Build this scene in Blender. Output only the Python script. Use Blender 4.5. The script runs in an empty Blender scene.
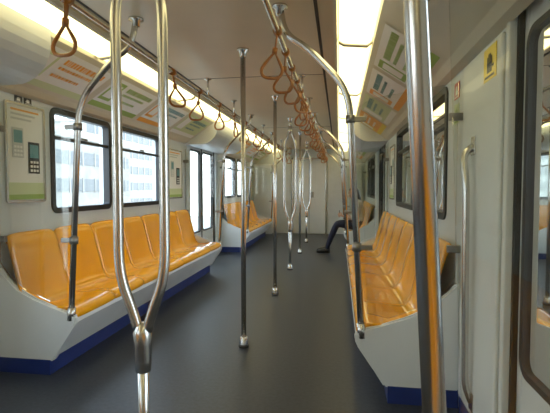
import bpy, bmesh, math, random
from mathutils import Vector, Matrix
random.seed(4)
D=bpy.data
scene=bpy.context.scene
try:
    scene.view_settings.view_transform='Standard'
    scene.view_settings.exposure=0.36
except Exception: pass

# ---------------------------------------------------------------- materials
MATS={}
def mat(name,col,rough=0.5,metal=0.0,emit=None,estr=0.0,noise=0.0,nscale=8.0,bump=0.0,coat=0.0,rnoise=0.0):
    if name in MATS: return MATS[name]
    m=D.materials.new(name); m.use_nodes=True
    nt=m.node_tree; b=nt.nodes['Principled BSDF']
    c=(*col,1)
    b.inputs['Base Color'].default_value=c
    b.inputs['Roughness'].default_value=rough
    b.inputs['Metallic'].default_value=metal
    if coat: b.inputs['Coat Weight'].default_value=coat
    if emit:
        b.inputs['Emission Color'].default_value=(*emit,1)
        b.inputs['Emission Strength'].default_value=estr
    if noise or bump or rnoise:
        tc=nt.nodes.new('ShaderNodeTexCoord')
        n=nt.nodes.new('ShaderNodeTexNoise'); n.inputs['Scale'].default_value=nscale
        n.inputs['Detail'].default_value=5
        nt.links.new(tc.outputs['Object'],n.inputs['Vector'])
        if noise:
            r=nt.nodes.new('ShaderNodeValToRGB')
            r.color_ramp.elements[0].position=0.3; r.color_ramp.elements[1].position=0.7
            r.color_ramp.elements[0].color=(*[max(0,x*(1-noise)) for x in col],1)
            r.color_ramp.elements[1].color=(*[min(1,x*(1+noise)) for x in col],1)
            nt.links.new(n.outputs['Fac'],r.inputs['Fac'])
            nt.links.new(r.outputs['Color'],b.inputs['Base Color'])
        if rnoise:
            mr=nt.nodes.new('ShaderNodeMapRange')
            mr.inputs['To Min'].default_value=max(0.02,rough-rnoise); mr.inputs['To Max'].default_value=rough+rnoise
            nt.links.new(n.outputs['Fac'],mr.inputs['Value'])
            nt.links.new(mr.outputs['Result'],b.inputs['Roughness'])
        if bump:
            bp=nt.nodes.new('ShaderNodeBump'); bp.inputs['Strength'].default_value=bump
            bp.inputs['Distance'].default_value=0.002
            nt.links.new(n.outputs['Fac'],bp.inputs['Height'])
            nt.links.new(bp.outputs['Normal'],b.inputs['Normal'])
    MATS[name]=m
    return m
def glassmat(name,tint,refl=1.0):
    m=D.materials.new(name); m.use_nodes=True; nt=m.node_tree
    for n in list(nt.nodes): nt.nodes.remove(n)
    o=nt.nodes.new('ShaderNodeOutputMaterial'); mx=nt.nodes.new('ShaderNodeMixShader')
    t=nt.nodes.new('ShaderNodeBsdfTransparent'); t.inputs[0].default_value=(*tint,1)
    g=nt.nodes.new('ShaderNodeBsdfGlossy'); g.inputs['Roughness'].default_value=0.02
    f=nt.nodes.new('ShaderNodeFresnel'); f.inputs[0].default_value=1.45
    ma=nt.nodes.new('ShaderNodeMath'); ma.operation='MULTIPLY'; ma.inputs[1].default_value=refl
    nt.links.new(f.outputs[0],ma.inputs[0]); nt.links.new(ma.outputs[0],mx.inputs[0])
    nt.links.new(t.outputs[0],mx.inputs[1]); nt.links.new(g.outputs[0],mx.inputs[2])
    nt.links.new(mx.outputs[0],o.inputs[0])
    MATS[name]=m; return m
M_wall=mat('wall_laminate',(0.60,0.64,0.66),0.42,noise=0.03,nscale=3)
M_shell=mat('bench_shell_grp',(0.67,0.69,0.68),0.38,noise=0.03,nscale=4)
M_cream=mat('cornice_cream',(0.66,0.62,0.50),0.45,noise=0.02)
M_ceil=mat('ceiling_panel',(0.68,0.58,0.42),0.42,noise=0.04,nscale=2)
M_floor=mat('rubber_floor',(0.034,0.039,0.050),0.38,noise=0.35,nscale=45,bump=0.3,rnoise=0.06)
M_seat=mat('yellow_seat_plastic',(0.93,0.40,0.004),0.20,noise=0.04,nscale=5,coat=0.5)
M_blue=mat('blue_kick_panel',(0.018,0.035,0.16),0.4,noise=0.1)
M_steel=mat('brushed_steel',(0.62,0.61,0.58),0.26,metal=1.0)
M_dsteel=mat('dark_cast_steel',(0.30,0.29,0.27),0.38,metal=1.0)
M_black=mat('black_rubber',(0.012,0.012,0.013),0.5)
M_lamp=mat('lamp_diffuser',(0.9,0.85,0.6),0.5,emit=(1.0,0.87,0.43),estr=2.3)
M_strap=mat('amber_strap',(0.33,0.12,0.018),0.3,noise=0.15,coat=0.3)
M_grey=mat('grey_panel',(0.56,0.58,0.57),0.45,noise=0.04)
M_seam=mat('dark_seam',(0.05,0.045,0.04),0.7)
M_white=mat('poster_white',(0.85,0.85,0.82),0.4)
M_green=mat('poster_green',(0.30,0.45,0.10),0.4)
M_lgreen=mat('poster_lightgreen',(0.60,0.68,0.40),0.4)
M_teal=mat('poster_teal',(0.12,0.30,0.33),0.4)
M_orange=mat('poster_orange',(0.85,0.38,0.05),0.4)
M_red=mat('sign_red',(0.55,0.03,0.03),0.4)
M_yel=mat('sign_yellow',(0.85,0.62,0.04),0.4)
M_skinm=mat('skin',(0.55,0.33,0.22),0.5)
M_hair=mat('black_hair',(0.012,0.010,0.009),0.4,noise=0.3,nscale=40)
M_shirt=mat('shirt_cloth',(0.72,0.70,0.66),0.85,noise=0.10,nscale=30,bump=0.4)
M_trou=mat('navy_trousers',(0.012,0.014,0.035),0.85,noise=0.2,nscale=20)
M_shoe=mat('black_shoe',(0.01,0.01,0.01),0.35)
M_lip=mat('lips',(0.35,0.10,0.09),0.5)
M_bldg=mat('concrete_facade',(0.30,0.29,0.27),0.8,noise=0.15,nscale=0.6)
M_bldg2=mat('pale_facade',(0.36,0.36,0.34),0.8,noise=0.1,nscale=0.4)
M_bwin=mat('facade_window_band',(0.10,0.12,0.13),0.35)
M_ground=mat('ground_concrete',(0.45,0.44,0.40),0.9,noise=0.2,nscale=0.3)
G_win=glassmat('window_glass',(0.78,0.82,0.82),1.0)
G_scr=glassmat('screen_glass',(0.95,0.97,0.96),0.8)

# ---------------------------------------------------------------- builder
def round_path(pts,r,seg=7):
    pts=[Vector(p) for p in pts]; out=[pts[0]]
    for i in range(1,len(pts)-1):
        a,b,c=pts[i-1],pts[i],pts[i+1]
        d1=min(r,(a-b).length*0.48); d2=min(r,(c-b).length*0.48)
        p=b+(a-b).normalized()*d1; q=b+(c-b).normalized()*d2
        for k in range(seg+1):
            t=k/seg
            out.append((1-t)**2*p+2*t*(1-t)*b+t*t*q)
    out.append(pts[-1]); return out
class B:
    def __init__(s,name):
        s.name=name; s.bm=bmesh.new(); s.mats=[]
    def mi(s,m):
        if m not in s.mats: s.mats.append(m)
        return s.mats.index(m)
    def add(s,t,m,smooth=False,norm=True):
        if norm: bmesh.ops.recalc_face_normals(t,faces=t.faces[:])
        i=s.mi(m)
        for f in t.faces: f.material_index=i; f.smooth=smooth
        me=D.meshes.new('t'); t.to_mesh(me); t.free(); s.bm.from_mesh(me); D.meshes.remove(me)
    def box(s,a,b,m,bev=0.0,seg=2):
        lo=[min(a[i],b[i]) for i in range(3)]; hi=[max(a[i],b[i]) for i in range(3)]
        t=bmesh.new(); bmesh.ops.create_cube(t,size=1)
        for v in t.verts:
            v.co=Vector([lo[i]+(v.co[i]+0.5)*(hi[i]-lo[i]) for i in range(3)])
        if bev: bmesh.ops.bevel(t,geom=t.edges[:],offset=bev,segments=seg,affect='EDGES',profile=0.5)
        s.add(t,m,smooth=False)
    def prism(s,prof,y0,y1,m,smooth=False,bev=0.0,sx=1):
        t=bmesh.new()
        a=[t.verts.new((sx*p[0],y0,p[1])) for p in prof]; b=[t.verts.new((sx*p[0],y1,p[1])) for p in prof]
        n=len(prof)
        for i in range(n): t.faces.new((a[i],a[(i+1)%n],b[(i+1)%n],b[i]))
        t.faces.new(a); t.faces.new(b[::-1])
        if bev: bmesh.ops.bevel(t,geom=t.edges[:],offset=bev,segments=2,affect='EDGES')
        s.add(t,m,smooth)
    def tube(s,pts,r,m,n=14,cap=True,closed=False,flat=None):
        pts=[Vector(p) for p in pts]; N=len(pts)
        rs=r if isinstance(r,(list,tuple)) else [r]*N
        t=bmesh.new(); rings=[]
        up=None
        for i,p in enumerate(pts):
            if closed: d=(pts[(i+1)%N]-pts[i-1])
            elif i==0: d=pts[1]-p
            elif i==N-1: d=p-pts[i-1]
            else: d=pts[i+1]-pts[i-1]
            d.normalize()
            if up is None:
                up=Vector((0,1,0)) if abs(d.y)<0.9 else Vector((1,0,0))
            u=(up-d*up.dot(d)).normalized(); w=d.cross(u); up=u
            f=flat or (1,1)
            rings.append([t.verts.new(p+rs[i]*(f[0]*math.cos(2*math.pi*k/n)*u+f[1]*math.sin(2*math.pi*k/n)*w)) for k in range(n)])
        for i in range(N if closed else N-1):
            a=rings[i]; b=rings[(i+1)%N]
            for k in range(n): t.faces.new((a[k],a[(k+1)%n],b[(k+1)%n],b[k]))
        if cap and not closed:
            t.faces.new(rings[0][::-1]); t.faces.new(rings[-1])
        s.add(t,m,True)
    def lathe(s,c,prof,m,n=20):
        t=bmesh.new(); rings=[]
        for r,z in prof:
            rings.append([t.verts.new((c[0]+r*math.cos(2*math.pi*k/n),c[1]+r*math.sin(2*math.pi*k/n),z)) for k in range(n)])
        for a,b in zip(rings,rings[1:]):
            for k in range(n): t.faces.new((a[k],a[(k+1)%n],b[(k+1)%n],b[k]))
        t.faces.new(rings[0][::-1]); t.faces.new(rings[-1])
        s.add(t,m,True)
    def ball(s,c,sc,m,rot=None,sub=3,fn=None):
        t=bmesh.new(); bmesh.ops.create_icosphere(t,subdivisions=sub,radius=1)
        for v in t.verts:
            co=v.co.copy()
            if fn: co=fn(co)
            co=Vector((co.x*sc[0],co.y*sc[1],co.z*sc[2]))
            if rot: co=rot@co
            v.co=co+Vector(c)
        s.add(t,m,True)
    def quad(s,p,m):
        t=bmesh.new(); t.faces.new([t.verts.new(q) for q in p]); s.add(t,m,norm=False)
    def frame(s,x0,x1,y0,y1,z0,z1,w,r,m):
        def loop(o):
            R=max(r-o,0.004); pts=[]
            for cy,cz,a0 in ((y1-o-R,z1-o-R,0),(y0+o+R,z1-o-R,90),(y0+o+R,z0+o+R,180),(y1-o-R,z0+o+R,270)):
                for k in range(7):
                    a=math.radians(a0+15*k); pts.append((cy+R*math.cos(a),cz+R*math.sin(a)))
            return pts
        O=loop(0); I=loop(w); n=len(O); t=bmesh.new()
        vs=[[t.verts.new((x,p[0],p[1])) for p in L] for x,L in ((x0,O),(x1,O),(x1,I),(x0,I))]
        for j in range(4):
            a=vs[j]; b=vs[(j+1)%4]
            for k in range(n): t.faces.new((a[k],a[(k+1)%n],b[(k+1)%n],b[k]))
        s.add(t,m)
    def done(s,parent=None):
        me=D.meshes.new(s.name); s.bm.to_mesh(me); s.bm.free()
        for m in s.mats: me.materials.append(m)
        o=D.objects.new(s.name,me); scene.collection.objects.link(o)
        if parent: o.parent=parent
        return o

W=1.43; CH=2.22; Y0=-3.2; Y1=11.3
# ---------------------------------------------------------------- floor / ceiling
b=B('floor'); b.box((-W-0.1,Y0-0.1,-0.08),(W+0.1,Y1+0.1,0),M_floor); b.done()
b=B('ceiling')
b.box((-W-0.1,Y0-0.1,CH),(W+0.1,Y1+0.1,CH+0.06),M_ceil)
b.done()
b=B('trim_ceiling')
for x in (-0.64,0.64):
    w=0.010
    b.box((x-w,Y0,CH-0.004),(x+w,Y1,CH+0.001),M_seam)
for y in (0.6,3.9,7.2,10.4):
    b.box((-0.64,y-0.002,CH-0.003),(0.64,y+0.002,CH+0.001),M_seam)
b.done()

# ---------------------------------------------------------------- walls
wins={-1:[(-2.7,-1.75),(-1.5,-0.35),(3.05,3.87),(4.07,5.07),(8.1,8.95),(9.15,10.0)],
       1:[(-2.7,-1.75),(-1.5,-0.35),(2.78,3.75),(3.95,5.02),(8.1,8.95),(9.15,10.0)]}
WZ0,WZ1=1.03,1.80
doors=[(0.74,1.80),(6.15,7.50)]
DZ=1.90
def wall(side,name):
    b=B(name)
    holes=[(a,c,WZ0,WZ1) for a,c in wins[side]]+[(a,c,0,DZ) for a,c in doors]
    ys=sorted(set([Y0-0.1,Y1+0.1]+[h[0] for h in holes]+[h[1] for h in holes])); zs=sorted(set([0,WZ0,WZ1,DZ,CH]))
    for ya,yb in zip(ys,ys[1:]):
        cols=[]
        for za,zb in zip(zs,zs[1:]):
            cy,cz=(ya+yb)/2,(za+zb)/2
            solid=not any(h[0]<cy<h[1] and h[2]<cz<h[3] for h in holes)
            if solid and cols and cols[-1][1]==za: cols[-1][1]=zb
            elif solid: cols.append([za,zb])
        for za,zb in cols: b.box((side*W,ya,za),(side*(W+0.10),yb,zb),M_wall)
    b.done()
wall(-1,'wall_left'); wall(1,'wall_right')
b=B('wall_end')
b.box((-W,Y1,0),(W,Y1+0.1,CH),M_wall)
for sx in (-1,1):
    b.box((sx*0.47,Y1-0.03,0),(sx*W,Y1,CH-0.02),M_grey,0.006)
    b.box((sx*0.95,Y1-0.34,0),(sx*W,Y1-0.03,CH-0.4),M_shell,0.02)
b.done()
b=B('wall_back'); b.box((-W,Y0-0.1,0),(W,Y0,CH),M_wall); b.done()
b=B('door_gangway')
b.box((-0.42,Y1-0.035,0.0),(0.42,Y1-0.002,1.95),M_shell,0.008)
b.box((-0.004,Y1-0.04,0.02),(0.004,Y1-0.034,1.93),M_black)
for sx in (-1,1):
    b.box((sx*0.42,Y1-0.06,0),(sx*0.46,Y1-0.002,2.0),M_steel,0.004)
b.box((-0.46,Y1-0.06,1.95),(0.46,Y1-0.002,2.0),M_steel,0.004)
b.box((0.05,Y1-0.05,0.95),(0.12,Y1-0.035,1.1),M_dsteel,0.004)
b.tube([(0.03,Y1-0.05,1.0),(0.03,Y1-0.075,1.02),(0.03,Y1-0.075,1.2),(0.03,Y1-0.05,1.22)],0.01,M_steel)
b.done()

# ---------------------------------------------------------------- windows
wn=1
for side in (-1,1):
    for (a,c) in wins[side]:
        b=B('window_%d'%wn); wn+=1
        x0=side*(W-0.012); x1=side*(W+0.05)
        b.frame(x0,x1,a-0.03,c+0.03,WZ0-0.03,WZ1+0.03,0.045,0.07,M_black)
        b.box((side*(W+0.0),a,1.585),(side*(W+0.035),c,1.61),M_black,0.003)
        b.box((side*(W-0.012),(a+c)/2-0.05,1.61),(side*(W+0.0),(a+c)/2+0.05,1.63),M_dsteel,0.003)
        b.quad([(side*(W+0.02),a,WZ0),(side*(W+0.02),c,WZ0),(side*(W+0.02),c,WZ1),(side*(W+0.02),a,WZ1)],G_win)
        b.done()
# ---------------------------------------------------------------- side doors
dn=1
for side in (-1,1):
    for (a,c) in doors:
        b=B('door_%d'%dn); dn+=1
        mid=(a+c)/2
        for (p,q) in ((a+0.002,mid-0.004),(mid+0.004,c-0.002)):
            xi,xo=side*(W+0.045),side*(W+0.080)
            e=0.055
            b.box((xi,p,0.01),(xo,p+e,DZ-0.005),M_shell,0.004)
            b.box((xi,q-e,0.01),(xo,q,DZ-0.005),M_shell,0.004)
            b.box((xi,p+e,0.01),(xo,q-e,0.50),M_shell,0.004)
            b.box((xi,p+e,1.78),(xo,q-e,DZ-0.005),M_shell,0.004)
            b.frame(side*(W+0.040),side*(W+0.085),p+e-0.015,q-e+0.015,0.48,1.80,0.025,0.07,M_black)
            b.quad([(side*(W+0.055),p+e,0.5),(side*(W+0.055),q-e,0.5),(side*(W+0.055),q-e,1.78),(side*(W+0.055),p+e,1.78)],G_win)
        b.box((side*(W+0.038),mid-0.018,0.01),(side*(W+0.09),mid+0.018,DZ-0.005),M_black,0.004)
        for yy in (a,c):
            sgn=1 if yy==a else -1
            b.box((side*(W-0.008),yy-sgn*0.03,0.0),(side*(W+0.03),yy+sgn*0.006,DZ+0.0),M_shell,0.005)
            b.box((side*(W+0.02),yy+sgn*0.002,0.0),(side*(W+0.045),yy+sgn*0.02,DZ),M_black,0.004)
        b.box((side*(W-0.10),a+0.0,0.0),(side*(W+0.09),c,0.006),M_steel,0.002)
        b.done()

# ---------------------------------------------------------------- cornice, over-door covers, lamps
def cards(b,side,y0,y1,kind):
    P0=Vector((1.345,0,1.893)); P1=Vector((0.995,0,2.128)); n=Vector((-(P1-P0).z,0,(P1-P0).x)).normalized()
    if n.z>0: n=-n
    def q(u0,u1,v0,v1,m,off):
        def pt(u,v):
            p=P0+(P1-P0)*v+n*off
            return (side*p.x,y0+(y1-y0)*(u if side<0 else 1-u),p.z)
        pts=[pt(u0,v0),pt(u1,v0),pt(u1,v1),pt(u0,v1)]
        b.quad(pts,m)
    base,acc,acc2=kind
    q(0.0,1,0.04,0.96,M_cream,0.002)
    q(0.015,0.985,0.08,0.92,base,0.004)
    q(0.015,0.985,0.08,0.22,acc,0.005)
    q(0.05,0.26,0.30,0.84,acc,0.005)
    q(0.08,0.23,0.38,0.76,M_white,0.006)
    for k in range(3):
        z=0.80-0.18*k
        u=0.34
        while u<0.92-0.1*k:
            w=random.uniform(0.012,0.04); q(u,u+w,z-(0.12 if k==0 else 0.06),z,acc2,0.006); u+=w+0.010
segs=[(Y0,0.40),(2.42,5.92),(7.73,Y1-0.4)]
kinds=[(M_white,M_green,M_green),(M_white,M_orange,M_teal),(M_lgreen,M_white,M_teal),(M_orange,M_yel,M_white),(M_white,M_lgreen,M_orange)]
ki=0
for side,nm in ((-1,'trim_cornice_left'),(1,'trim_cornice_right')):
    b=B(nm)
    prof=[(W,1.84),(1.385,1.855),(1.35,1.89),(0.99,2.135),(0.985,2.16),(0.99,2.215),(W,2.215)]
    b.prism(prof,Y0,Y1,M_cream,sx=side)
    b.prism([(0.735,2.215),(0.735,2.185),(0.755,2.18),(0.765,2.215)],Y0,Y1,M_cream,sx=side)
    for (ya,yb) in ((0.42,2.38),(5.94,7.71)):
        if side<0 or ya>3: xi,zb,R=0.94,1.83,0.24
        else: xi,zb,R=1.17,1.98,0.08
        pr=[(W,zb)]
        for k in range(9):
            a=math.radians(90*k/8)
            pr.append((xi+R-R*math.sin(a),zb+R-R*math.cos(a)))
        pr+= [(xi,2.212),(W,2.212)]
        b.prism(pr,ya,yb,M_shell,sx=side,bev=0.0)
    if side>0:
        b.box((1.11,1.74,2.035),(1.17,2.30,2.14),M_shell,0.006)
        b.box((1.105,1.73,2.02),(1.17,2.31,2.036),M_black,0.003)
        b.box((1.108,1.95,2.06),(1.111,2.12,2.11),M_lgreen)
        b.box((1.106,1.97,2.075),(1.1085,2.10,2.095),M_black)
    b.done()
    b=B('advertising_cards')
    for (sa,sb) in segs:
        L=sb-sa; n=max(1,round(L/0.95)); st=L/n
        for i in range(n):
            cards(b,side,sa+i*st+0.03,sa+(i+1)*st-0.03,kinds[ki%5]); ki+=1
    b.done()
    b=B('fluorescent_ceiling_light')
    y=Y0+0.05
    while y<Y1-0.5:
        e=min(y+1.48,Y1-0.02)
        b.prism([(0.77,2.214),(0.77,2.180),(0.80,2.160),(0.95,2.145),(0.98,2.165),(0.98,2.214)],y,e,M_lamp,sx=side)
        b.prism([(0.765,2.212),(0.765,2.172),(0.80,2.152),(0.955,2.137),(0.984,2.16),(0.984,2.212)],e,e+0.045,M_cream,sx=side)
        y=e+0.05
    b.done()

# ---------------------------------------------------------------- benches
def bench(side,y0,y1,nseats):
    b=B('train_bench')
    b.box((side*1.05,y0+0.03,0.0),(side*(W-0.005),y1-0.03,0.13),M_blue,0.004)
    b.prism([(0.885,0.375),(0.875,0.345),(0.89,0.32),(1.01,0.125),(1.04,0.12),(W-0.005,0.12),(W-0.005,0.36),(1.0,0.375)],y0+0.03,y1-0.03,M_shell,sx=side)
    b.box((side*1.405,y0+0.03,0.36),(side*(W-0.002),y1-0.03,0.86),M_shell,0.006)
    pr=[(1.03,0.09),(0.96,0.20),(0.885,0.31),(0.865,0.35),(0.868,0.385),(0.90,0.41),(1.02,0.435),(1.16,0.475),(1.28,0.535),(1.37,0.62),(1.40,0.68),(W-0.004,0.69),(W-0.004,0.09)]
    for ya,yb in ((y0,y0+0.045),(y1-0.045,y1)):
        b.prism(pr,ya,yb,M_shell,bev=0.010,sx=side)
        b.box((side*1.05,ya+0.004,0.0),(side*(W-0.006),yb-0.004,0.10),M_blue)
    key=[(0.893,0.352),(0.877,0.372),(0.878,0.398),(0.90,0.420),(0.95,0.430),(1.03,0.425),(1.12,0.412),(1.18,0.408),(1.225,0.420),(1.252,0.450),(1.272,0.50),(1.292,0.58),(1.318,0.70),(1.345,0.82),(1.360,0.875),(1.375,0.90),(1.395,0.895)]
    L=(y1-y0-0.06)/nseats
    for i in range(nseats):
        c=y0+0.03+L*(i+0.5); h=L/2-0.0015
        t=bmesh.new(); n=16; rows=[]
        for j,(x,z) in enumerate(key):
            row=[]
            for k in range(n+1):
                u=-1+2*k/n
                bow=abs(u)**3
                fz=0; fx=0; hh=h
                if z>0.60 and x>1.27:
                    tt=(z-0.60)/0.30
                    fz=-0.035*abs(u)**8*tt; fx=-0.014*bow
                    hh=h*(1-0.012*tt*abs(u)**2)
                elif x>1.2: fx=-0.016*bow; fz=0.006*bow
                elif x>0.93: fz=0.009*bow
                else: fz=0.005*bow
                row.append(t.verts.new((side*(x+fx),c+u*hh,z+fz)))
            rows.append(row)
        for a,bb in zip(rows,rows[1:]):
            for k in range(n): t.faces.new((a[k],a[k+1],bb[k+1],bb[k]))
        r=bmesh.ops.extrude_face_region(t,geom=t.faces[:])
        nv=[g for g in r['geom'] if isinstance(g,bmesh.types.BMVert)]
        for v in nv: v.co+=Vector((side*0.014,0,-0.014))
        b.add(t,M_seat,True)
    return b.done()
bench(-1,2.45,5.90,7); bench(1,2.40,5.90,7)
bench(-1,7.75,10.60,6); bench(1,7.75,10.60,6)
bench(-1,-2.9,0.66,7)
bench(1,-2.9,0.66,7)

# ---------------------------------------------------------------- bench end grab poles with glass screens
def endpole(side,y,d=0.0):
    b=B('bench_end_grab_pole')
    near=d>0
    pts=[(side*(0.905+d),y,0.385),(side*(0.825+d),y,1.74),(side*0.60,y,1.98),(side*0.47,y,2.06),(side*0.44,y,CH)]
    b.tube(round_path(pts,0.13),0.0185,M_steel,n=24)
    b.lathe((side*0.44,y),[(0.045,CH-0.001),(0.045,CH-0.012),(0.024,CH-0.02),(0.022,CH-0.05)][::-1],M_steel)
    b.tube([(side*(0.907+d),y,0.36),(side*(0.903+d),y,0.44)],0.026,M_steel)
    for z in ((0.68,1.58) if near else (0.87,1.58)):
        x=0.905+d-0.08*(z-0.385)/1.355
        b.tube([(side*x,y,z-0.022),(side*x,y,z+0.022)],0.026,M_dsteel)
        b.box((side*(x+0.01),y-0.010,z-0.014),(side*(x+0.085),y+0.010,z+0.014),M_dsteel,0.003)
        b.box((side*(W-0.075),y-0.014,max(z,0.76)-0.02),(side*(W-0.001),y+0.014,max(z,0.76)+0.02),M_dsteel,0.004)
    pr=[(0.935+d,0.50),(0.885+d,1.60),(0.90+d,1.66),(0.95+d,1.69),(W-0.03,1.76),(W-0.03,0.72),(1.36,0.66),(1.22,0.54),(1.05,0.475)]
    b.prism(pr,y-0.003,y+0.003,G_scr,sx=side)
    b.done()
for side in (-1,1):
    for y in (0.70 if side>0 else 0.64, 2.47 if side<0 else 2.42,5.88,7.77,10.58):
        endpole(side,y,0.05 if (side>0 and y<1) else 0.0)

# ---------------------------------------------------------------- centre poles
PX=0.07
def topflange(b,x,y):
    b.lathe((x,y),[(0.020,CH-0.06),(0.026,CH-0.05),(0.030,CH-0.02),(0.045,CH-0.012),(0.045,CH-0.001)],M_steel)
def botflange(b,x,y):
    b.lathe((x,y),[(0.040,0.001),(0.040,0.03),(0.032,0.045),(0.030,0.075),(0.020,0.08)],M_steel)
def straight(x,y):
    b=B('grab_pole')
    b.tube([(x,y,0.0),(x,y,CH)],0.019,M_steel,n=18)
    topflange(b,x,y); botflange(b,x,y); b.done()
def loop(x,y):
    b=B('looped_grab_pole')
    b.tube([(x,y,0.0),(x,y,0.66)],0.019,M_steel,n=18)
    botflange(b,x,y); topflange(b,x,y)
    b.lathe((x,y),[(0.019,0.56),(0.026,0.565),(0.029,0.60),(0.029,0.66),(0.033,0.70),(0.024,0.72),(0.012,0.735)],M_steel)
    for sx in (-1,1):
        pts=[(x+sx*0.012,y,0.69),(x+sx*0.03,y,0.76),(x+sx*0.084,y,0.90),(x+sx*0.084,y,1.84),(x+sx*0.03,y,1.98),(x+sx*0.012,y,2.03)]
        b.tube(round_path(pts,0.09),0.0175,M_steel,n=20)
    b.lathe((x,y),[(0.012,1.99),(0.026,2.0),(0.030,2.02),(0.029,2.09),(0.019,2.10)],M_steel)
    b.tube([(x,y,2.05),(x,y,CH)],0.019,M_steel,n=18)
    b.done()
loop(PX+0.035,1.38); straight(PX,3.12); straight(PX,4.72); loop(PX,6.20); straight(PX,7.8); loop(PX,9.4); straight(PX,-0.9)

# ---------------------------------------------------------------- overhead rails and straps
for side in (-1,1):
    b=B('overhead_handrail')
    x=side*0.44
    b.tube(round_path([(x,-2.8,CH),(x,-2.75,2.05),(x,10.85,2.05),(x,10.9,CH)],0.08),0.016,M_steel)
    for y in (-1.2,0.2,3.9,4.9,6.85,9.0):
        b.tube([(x,y,2.05),(x,y,CH)],0.010,M_steel)
        b.lathe((x,y),[(0.02,CH-0.015),(0.035,CH-0.01),(0.035,CH-0.001)],M_steel)
    b.done()
def strapmesh(ang,tl):
    b=B('hand_strap')
    R=Matrix.Rotation(ang,3,'Z')
    def q(p):
        v=R@Vector(p); v.x+= -v.z*math.tan(tl) if v.z<-0.03 else 0
        return v
    b.tube([(0,-0.022,0),(0,0.022,0)],0.025,M_strap)
    b.tube([(0,-0.008,-0.01),q((0,0,-0.095))],0.012,M_strap,flat=(1.0,0.45))
    b.tube([(0,0.008,-0.01),q((0,0,-0.095))],0.012,M_strap,flat=(1.0,0.45))
    b.tube([q((0,0,-0.088)),q((0,0,-0.12))],0.015,M_strap)
    pts=round_path([q(p) for p in [(0,0.0,-0.11),(0,-0.065,-0.205),(0,-0.045,-0.25),(0,0.045,-0.25),(0,0.065,-0.205),(0,0,-0.11)]],0.035,5)
    b.tube(pts[:-1],0.009,M_strap,closed=True,n=10)
    return b
variants=[]
def strap(x,y,k):
    k%=5
    while len(variants)<=k: variants.append(None)
    if variants[k] is None:
        ang=[1.2,0.6,1.5,-0.9,2.0][k]; tl=[0.0,0.10,-0.08,0.16,-0.15][k]
        o=strapmesh(ang,tl).done(); variants[k]=o.data
    else:
        o=D.objects.new('hand_strap',variants[k]); scene.collection.objects.link(o)
    o.location=(x,y,2.05)
yy=-0.68; k=0
while yy<10.6:
    if min(abs(yy-p) for p in (2.45,5.88,7.77))>0.08 and not (0<yy<1.3):
        strap(-0.44,yy,k); k+=1
    yy+=0.62
yy=-0.9; k=0
while yy<10.6:
    if min(abs(yy-p) for p in (2.42,5.88,7.77))>0.08 and not (0<yy<2.1):
        strap(0.44,yy,k*3); k+=1
    yy+=0.36

# ---------------------------------------------------------------- wall handle by the doors
for side in (-1,1):
    b=B('door_grab_handle')
    y=2.12
    pts=[(side*(W-0.025),y+0.04,1.40),(side*(W-0.07),y+0.04,1.36),(side*(W-0.065),y,1.22),(side*(W-0.055),y,0.26),(side*(W-0.025),y,0.18)]
    b.tube(round_path(pts,0.05),0.016,M_steel)
    for p in (pts[0],pts[-1]):
        b.box((side*(W-0.022),p[1]-0.03,p[2]-0.045),(side*(W-0.028),p[1]+0.03,p[2]+0.045),M_steel,0.002)
    b.done()
for side in (-1,1):
    b=B('trim_door_pillar')
    for (ya,yb) in ((1.835,2.36),(5.945,6.115),(7.535,7.70)):
        b.box((side*(W-0.022),ya,0.10),(side*(W+0.0),yb,1.82),M_shell,0.010,3)
        b.box((side*(W-0.014),ya,0.0),(side*W,yb,0.10),M_blue)
    b.done()

# ---------------------------------------------------------------- posters and stickers
def wallq(b,side,y0,y1,z0,z1,m,off):
    x=side*(W-off)
    b.quad([(x,y0,z0),(x,y1,z0),(x,y1,z1),(x,y0,z1)],m)
def poster(side,y0,y1,z0,z1):
    b=B('framed_poster')
    b.frame(side*(W-0.014),side*(W-0.0005),y0,y1,z0,z1,0.018,0.02,M_steel)
    wallq(b,side,y0+0.01,y1-0.01,z0+0.01,z1-0.01,M_white,0.004)
    w=y1-y0; h=z1-z0
    wallq(b,side,y0+0.02,y1-0.02,z0+0.02,z0+0.20*h,M_lgreen,0.006)
    wallq(b,side,y0+0.02,y1-0.02,z0+0.02,z0+0.08*h,M_green,0.007)
    def phone(c,zc,s,m):
        b.box((side*(W-0.006),c-0.045*s,zc-0.09*s),(side*(W-0.010),c+0.045*s,zc+0.09*s),m,0.001)
        wallq(b,side,c-0.035*s,c+0.035*s,zc-0.0*s,zc+0.075*s,M_teal,0.0115)
        for i in range(3):
            for j in range(3):
                wallq(b,side,c+(-0.033+0.024*i)*s,c+(-0.015+0.024*i)*s,zc-(0.08-0.024*j)*s,zc-(0.066-0.024*j)*s,M_white,0.0115)
    phone(y0+0.30*w,z0+0.60*h,1.15,M_grey); phone(y0+0.70*w,z0+0.46*h,1.25,M_black)
    for k in range(3):
        wallq(b,side,y0+0.15*w,y0+(0.85-0.1*k)*w,z1-0.08*h-0.045*h*k,z1-0.06*h-0.045*h*k,M_orange if k==0 else M_grey,0.006)
    b.done()
poster(-1,2.56,2.95,1.10,1.79)
poster(-1,5.30,5.80,1.06,1.72)
poster(1,5.22,5.68,1.06,1.72)
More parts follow.
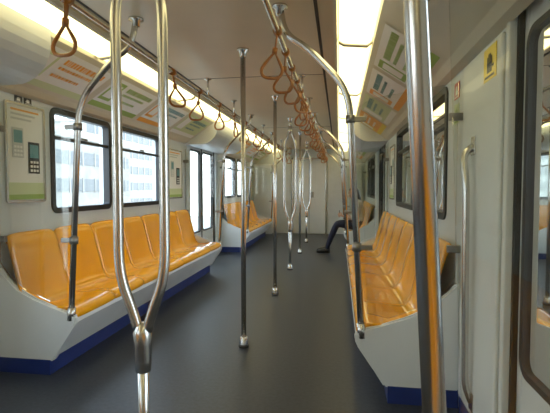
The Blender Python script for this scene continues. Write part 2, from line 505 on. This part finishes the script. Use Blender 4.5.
def sticker(side,y0,y1,z0,z1,bg,fg,off=0.003):
    b=B('warning_sticker')
    b.box((side*(W-off+0.001),y0,z0),(side*(W-off-0.0015),y1,z1),bg,0.0004)
    w=y1-y0;h=z1-z0; o=off+0.003
    if fg is not None:
        wallq(b,side,y0+0.3*w,y0+0.7*w,z0+0.22*h,z0+0.52*h,fg,o)
        for k in range(4): wallq(b,side,y0+(0.30+0.105*k)*w,y0+(0.37+0.105*k)*w,z0+0.52*h,z0+(0.78 if k in(1,2) else 0.70)*h,fg,o)
        wallq(b,side,y0+0.14*w,y0+0.3*w,z0+0.34*h,z0+0.42*h,fg,o)
        wallq(b,side,y0+0.12*w,y0+0.88*w,z0+0.07*h,z0+0.14*h,fg,o)
    b.done()
sticker(1,1.88,2.03,1.66,1.80,M_yel,M_black,0.024)
sticker(1,2.50,2.60,1.70,1.79,M_red,M_white)
sticker(1,2.50,2.60,1.56,1.67,M_lgreen,M_green)
sticker(-1,3.915,3.960,1.60,1.72,M_black,M_white)
sticker(-1,3.980,4.025,1.60,1.72,M_black,M_white)
sticker(-1,5.12,5.24,1.66,1.76,M_black,M_white)
sticker(-1,2.66,2.735,1.795,1.838,M_black,M_white)
sticker(-1,2.75,2.825,1.795,1.838,M_black,M_white)

# ---------------------------------------------------------------- passenger
px,py=1.165,8.06
def P(f,l,z): return Vector((px-f,py-l,z))
def skinned(name,nodes,edges,root=0,sub=2):
    me=D.meshes.new(name); me.from_pydata([n[0] for n in nodes],edges,[])
    o=D.objects.new(name,me); scene.collection.objects.link(o)
    md=o.modifiers.new('s','SKIN'); md.use_smooth_shade=True
    for i,n in enumerate(nodes):
        r=n[1]; r=r if isinstance(r,tuple) else (r,r)
        me.skin_vertices[0].data[i].radius=r
        me.skin_vertices[0].data[i].use_root=(i==root)
    m2=o.modifiers.new('u','SUBSURF'); m2.levels=sub; m2.render_levels=sub
    dg=bpy.context.evaluated_depsgraph_get(); dg.update()
    nm=D.meshes.new_from_object(o.evaluated_get(dg))
    D.objects.remove(o)
    return nm
nodes=[(P(0.0,0,0.535),(0.12,0.15)),(P(0.0,0,0.66),(0.105,0.125)),(P(0.025,0,0.81),(0.11,0.14)),(P(0.05,0,0.91),(0.085,0.11)),(P(0.075,0,0.98),0.05),(P(0.095,0,1.03),0.047)]
edges=[(0,1),(1,2),(2,3),(3,4),(4,5)]
for l in (-1,1):
    k=len(nodes)
    nodes+=[(P(0.05,l*0.16,0.905),0.058),(P(0.06,l*0.205,0.77),0.047),(P(0.09,l*0.215,0.665),0.042),(P(0.20,l*0.16,0.655),0.036),(P(0.30,l*0.09,0.675),0.026)]
    edges+=[(3,k),(k,k+1),(k+1,k+2),(k+2,k+3),(k+3,k+4)]
    k=len(nodes)
    nodes+=[(P(0.07,l*0.09,0.515),0.092),(P(0.25,l*0.10,0.53),0.080),(P(0.42,l*0.105,0.535),0.066),(P(0.50,l*0.105,0.36),0.058),(P(0.595,l*0.10,0.12),0.044),(P(0.61,l*0.10,0.06),0.040)]
    edges+=[(0,k),(k,k+1),(k+1,k+2),(k+2,k+3),(k+3,k+4),(k+4,k+5)]
bm_me=skinned('bodytmp',nodes,edges)
b=B('seated_passenger')
ms=[M_shirt,M_trou,M_skinm]
for m in ms: b.mi(m)
for p in bm_me.polygons:
    c=p.center; f=px-c.x; z=c.z
    mi=1 if z<0.60 else 0
    if z>0.985: mi=2
    if f>0.17 and z>0.62: mi=2
    p.material_index=mi
b.bm.from_mesh(bm_me)
for f in b.bm.faces: f.smooth=True
tilt=Matrix.Rotation(math.radians(-16),3,'Y')
hc=P(0.125,0,1.095)
def hd(v):
    v=v.copy()
    if v.z<-0.1: k=1-0.30*(-v.z-0.1); v.y*=k; v.x*= (1-0.15*(-v.z-0.1))
    return v
b.ball(hc,(0.092,0.074,0.115),M_skinm,rot=tilt,fn=hd)
def H(f,l,z): return hc+tilt@Vector((-f,-l,z))
b.tube([H(0.088,0,0.015),H(0.104,0,-0.012),H(0.112,0,-0.028),H(0.09,0,-0.036)],[0.006,0.010,0.014,0.008],M_skinm)
b.tube([H(0.085,-0.022,-0.062),H(0.094,0,-0.060),H(0.085,0.022,-0.062)],[0.003,0.007,0.003],M_lip)
for l in (-1,1):
    b.ball(H(0.082,l*0.030,0.005),(0.010,0.013,0.009),M_white,rot=tilt,sub=2)
    b.ball(H(0.090,l*0.030,0.004),(0.004,0.006,0.006),M_hair,rot=tilt,sub=2)
    b.tube([H(0.082,l*0.012,0.026),H(0.086,l*0.03,0.031),H(0.074,l*0.05,0.026)],[0.002,0.004,0.002],M_hair)
    b.ball(H(0.0,l*0.074,-0.005),(0.018,0.010,0.030),M_skinm,rot=tilt,sub=2)
def hr(v):
    v=v.copy()
    if v.x<-0.25 and v.z<0.45: v.x=-0.25+(v.x+0.25)*0.15
    if v.z<-0.4: v.z*=1.35
    return v
b.ball(hc+tilt@Vector((0.016,0,0.012)),(0.100,0.083,0.118),M_hair,rot=tilt,fn=hr)
b.ball(hc+tilt@Vector((0.07,0,-0.09)),(0.045,0.065,0.10),M_hair,rot=tilt)
OFF=-0.04
def PP(f,l,z): return P(f+OFF,l,z+0.02)
ph=PP(0.42,0,0.70)
b.box(ph-Vector((0.006,0.036,0.065)),ph+Vector((0.006,0.036,0.065)),M_black,0.004)
for l in (-1,1):
    b.tube([PP(0.335,l*0.092,0.654),PP(0.365,l*0.070,0.665),PP(0.40,l*0.050,0.675),PP(0.415,l*0.045,0.68)],[0.024,0.034,0.034,0.026],M_skinm,flat=(1.0,0.55))
    for k in range(4):
        z=0.645+0.021*k; ln=[0.85,1.0,1.05,0.9][k]
        b.tube([PP(0.405,l*0.060,z),PP(0.405+0.028*ln,l*0.048,z+0.002),PP(0.408+0.030*ln,l*0.022,z+0.003),PP(0.428,l*0.006,z+0.003)] ,[0.0095,0.009,0.008,0.006],M_skinm,n=8)
    b.tube([PP(0.375,l*0.060,0.685),PP(0.385,l*0.045,0.71),PP(0.405,l*0.022,0.728)],[0.011,0.010,0.007],M_skinm,n=8)
for l in (-1,1):
    S=0.0
    b.tube([P(0.555+S,l*0.10,0.045),P(0.61+S,l*0.10,0.05),P(0.68+S,l*0.102,0.042),P(0.75+S,l*0.105,0.032),P(0.80+S,l*0.105,0.026)],[0.030,0.044,0.041,0.034,0.014],M_shoe,flat=(1.0,0.85))
    b.box(P(0.55+S,l*0.10-0.036,0.0),P(0.79+S,l*0.10+0.040,0.016),M_shoe,0.006)
b.done()

# ---------------------------------------------------------------- outside world
b=B('ground'); b.box((-120,-120,-7.2),(120,120,-7),M_ground); b.done()
def building(x0,x1,y0,y1,h,m,fl=3.2):
    b=B('building')
    b.box((x0,y0,-7),(x1,y1,h),m)
    z=-5.6
    xs=x0 if abs(x0)<abs(x1) else x1
    o=-0.06 if xs>0 else 0.06
    while z<h-1.5:
        b.box((xs+o,y0+0.6,z),(xs,y1-0.6,z+1.5),M_bwin)
        yq=y0+0.6
        while yq<y1-0.6:
            b.box((xs+2*o,yq-0.12,z-0.1),(xs,yq+0.12,z+1.6),m); yq+=2.6
        z+=fl
    b.box((x0-0.2,y0-0.2,h),(x1+0.2,y1+0.2,h+0.4),m)
    b.done()
building(-34,-20,-4,22,3.5,M_bldg2); building(-50,-30,24,60,7,M_bldg); building(-60,-40,64,110,12,M_bldg2)
building(18,32,0,9,5,M_bldg2); building(20,36,12,40,2,M_bldg); building(26,40,44,90,12,M_bldg2)

# ---------------------------------------------------------------- world + sun
w=D.worlds.new('sky'); scene.world=w; w.use_nodes=True
nt=w.node_tree; bg=nt.nodes['Background']
tc=nt.nodes.new('ShaderNodeTexCoord'); sp=nt.nodes.new('ShaderNodeSeparateXYZ'); cr=nt.nodes.new('ShaderNodeValToRGB')
cr.color_ramp.elements[0].position=0.0; cr.color_ramp.elements[0].color=(0.95,0.98,1.0,1)
cr.color_ramp.elements[1].position=0.6; cr.color_ramp.elements[1].color=(0.60,0.78,1,1)
nt.links.new(tc.outputs['Generated'],sp.inputs[0]); nt.links.new(sp.outputs['Z'],cr.inputs[0]); nt.links.new(cr.outputs[0],bg.inputs[0])
bg.inputs[1].default_value=6.0
sl=D.lights.new('sun','SUN'); sl.energy=3.0; sl.angle=0.03; sl.color=(1,0.95,0.85)
so=D.objects.new('sun',sl); scene.collection.objects.link(so); so.rotation_euler=(math.radians(25),math.radians(20),0)

# ---------------------------------------------------------------- camera
cam=D.cameras.new('camera'); cam.sensor_width=36; cam.lens=28.0; cam.clip_start=0.02; cam.clip_end=500
co=D.objects.new('camera',cam); scene.collection.objects.link(co)
co.location=(0.775,0,1.2); co.rotation_euler=(math.radians(90-2.47),0,math.radians(8.5))
scene.camera=co
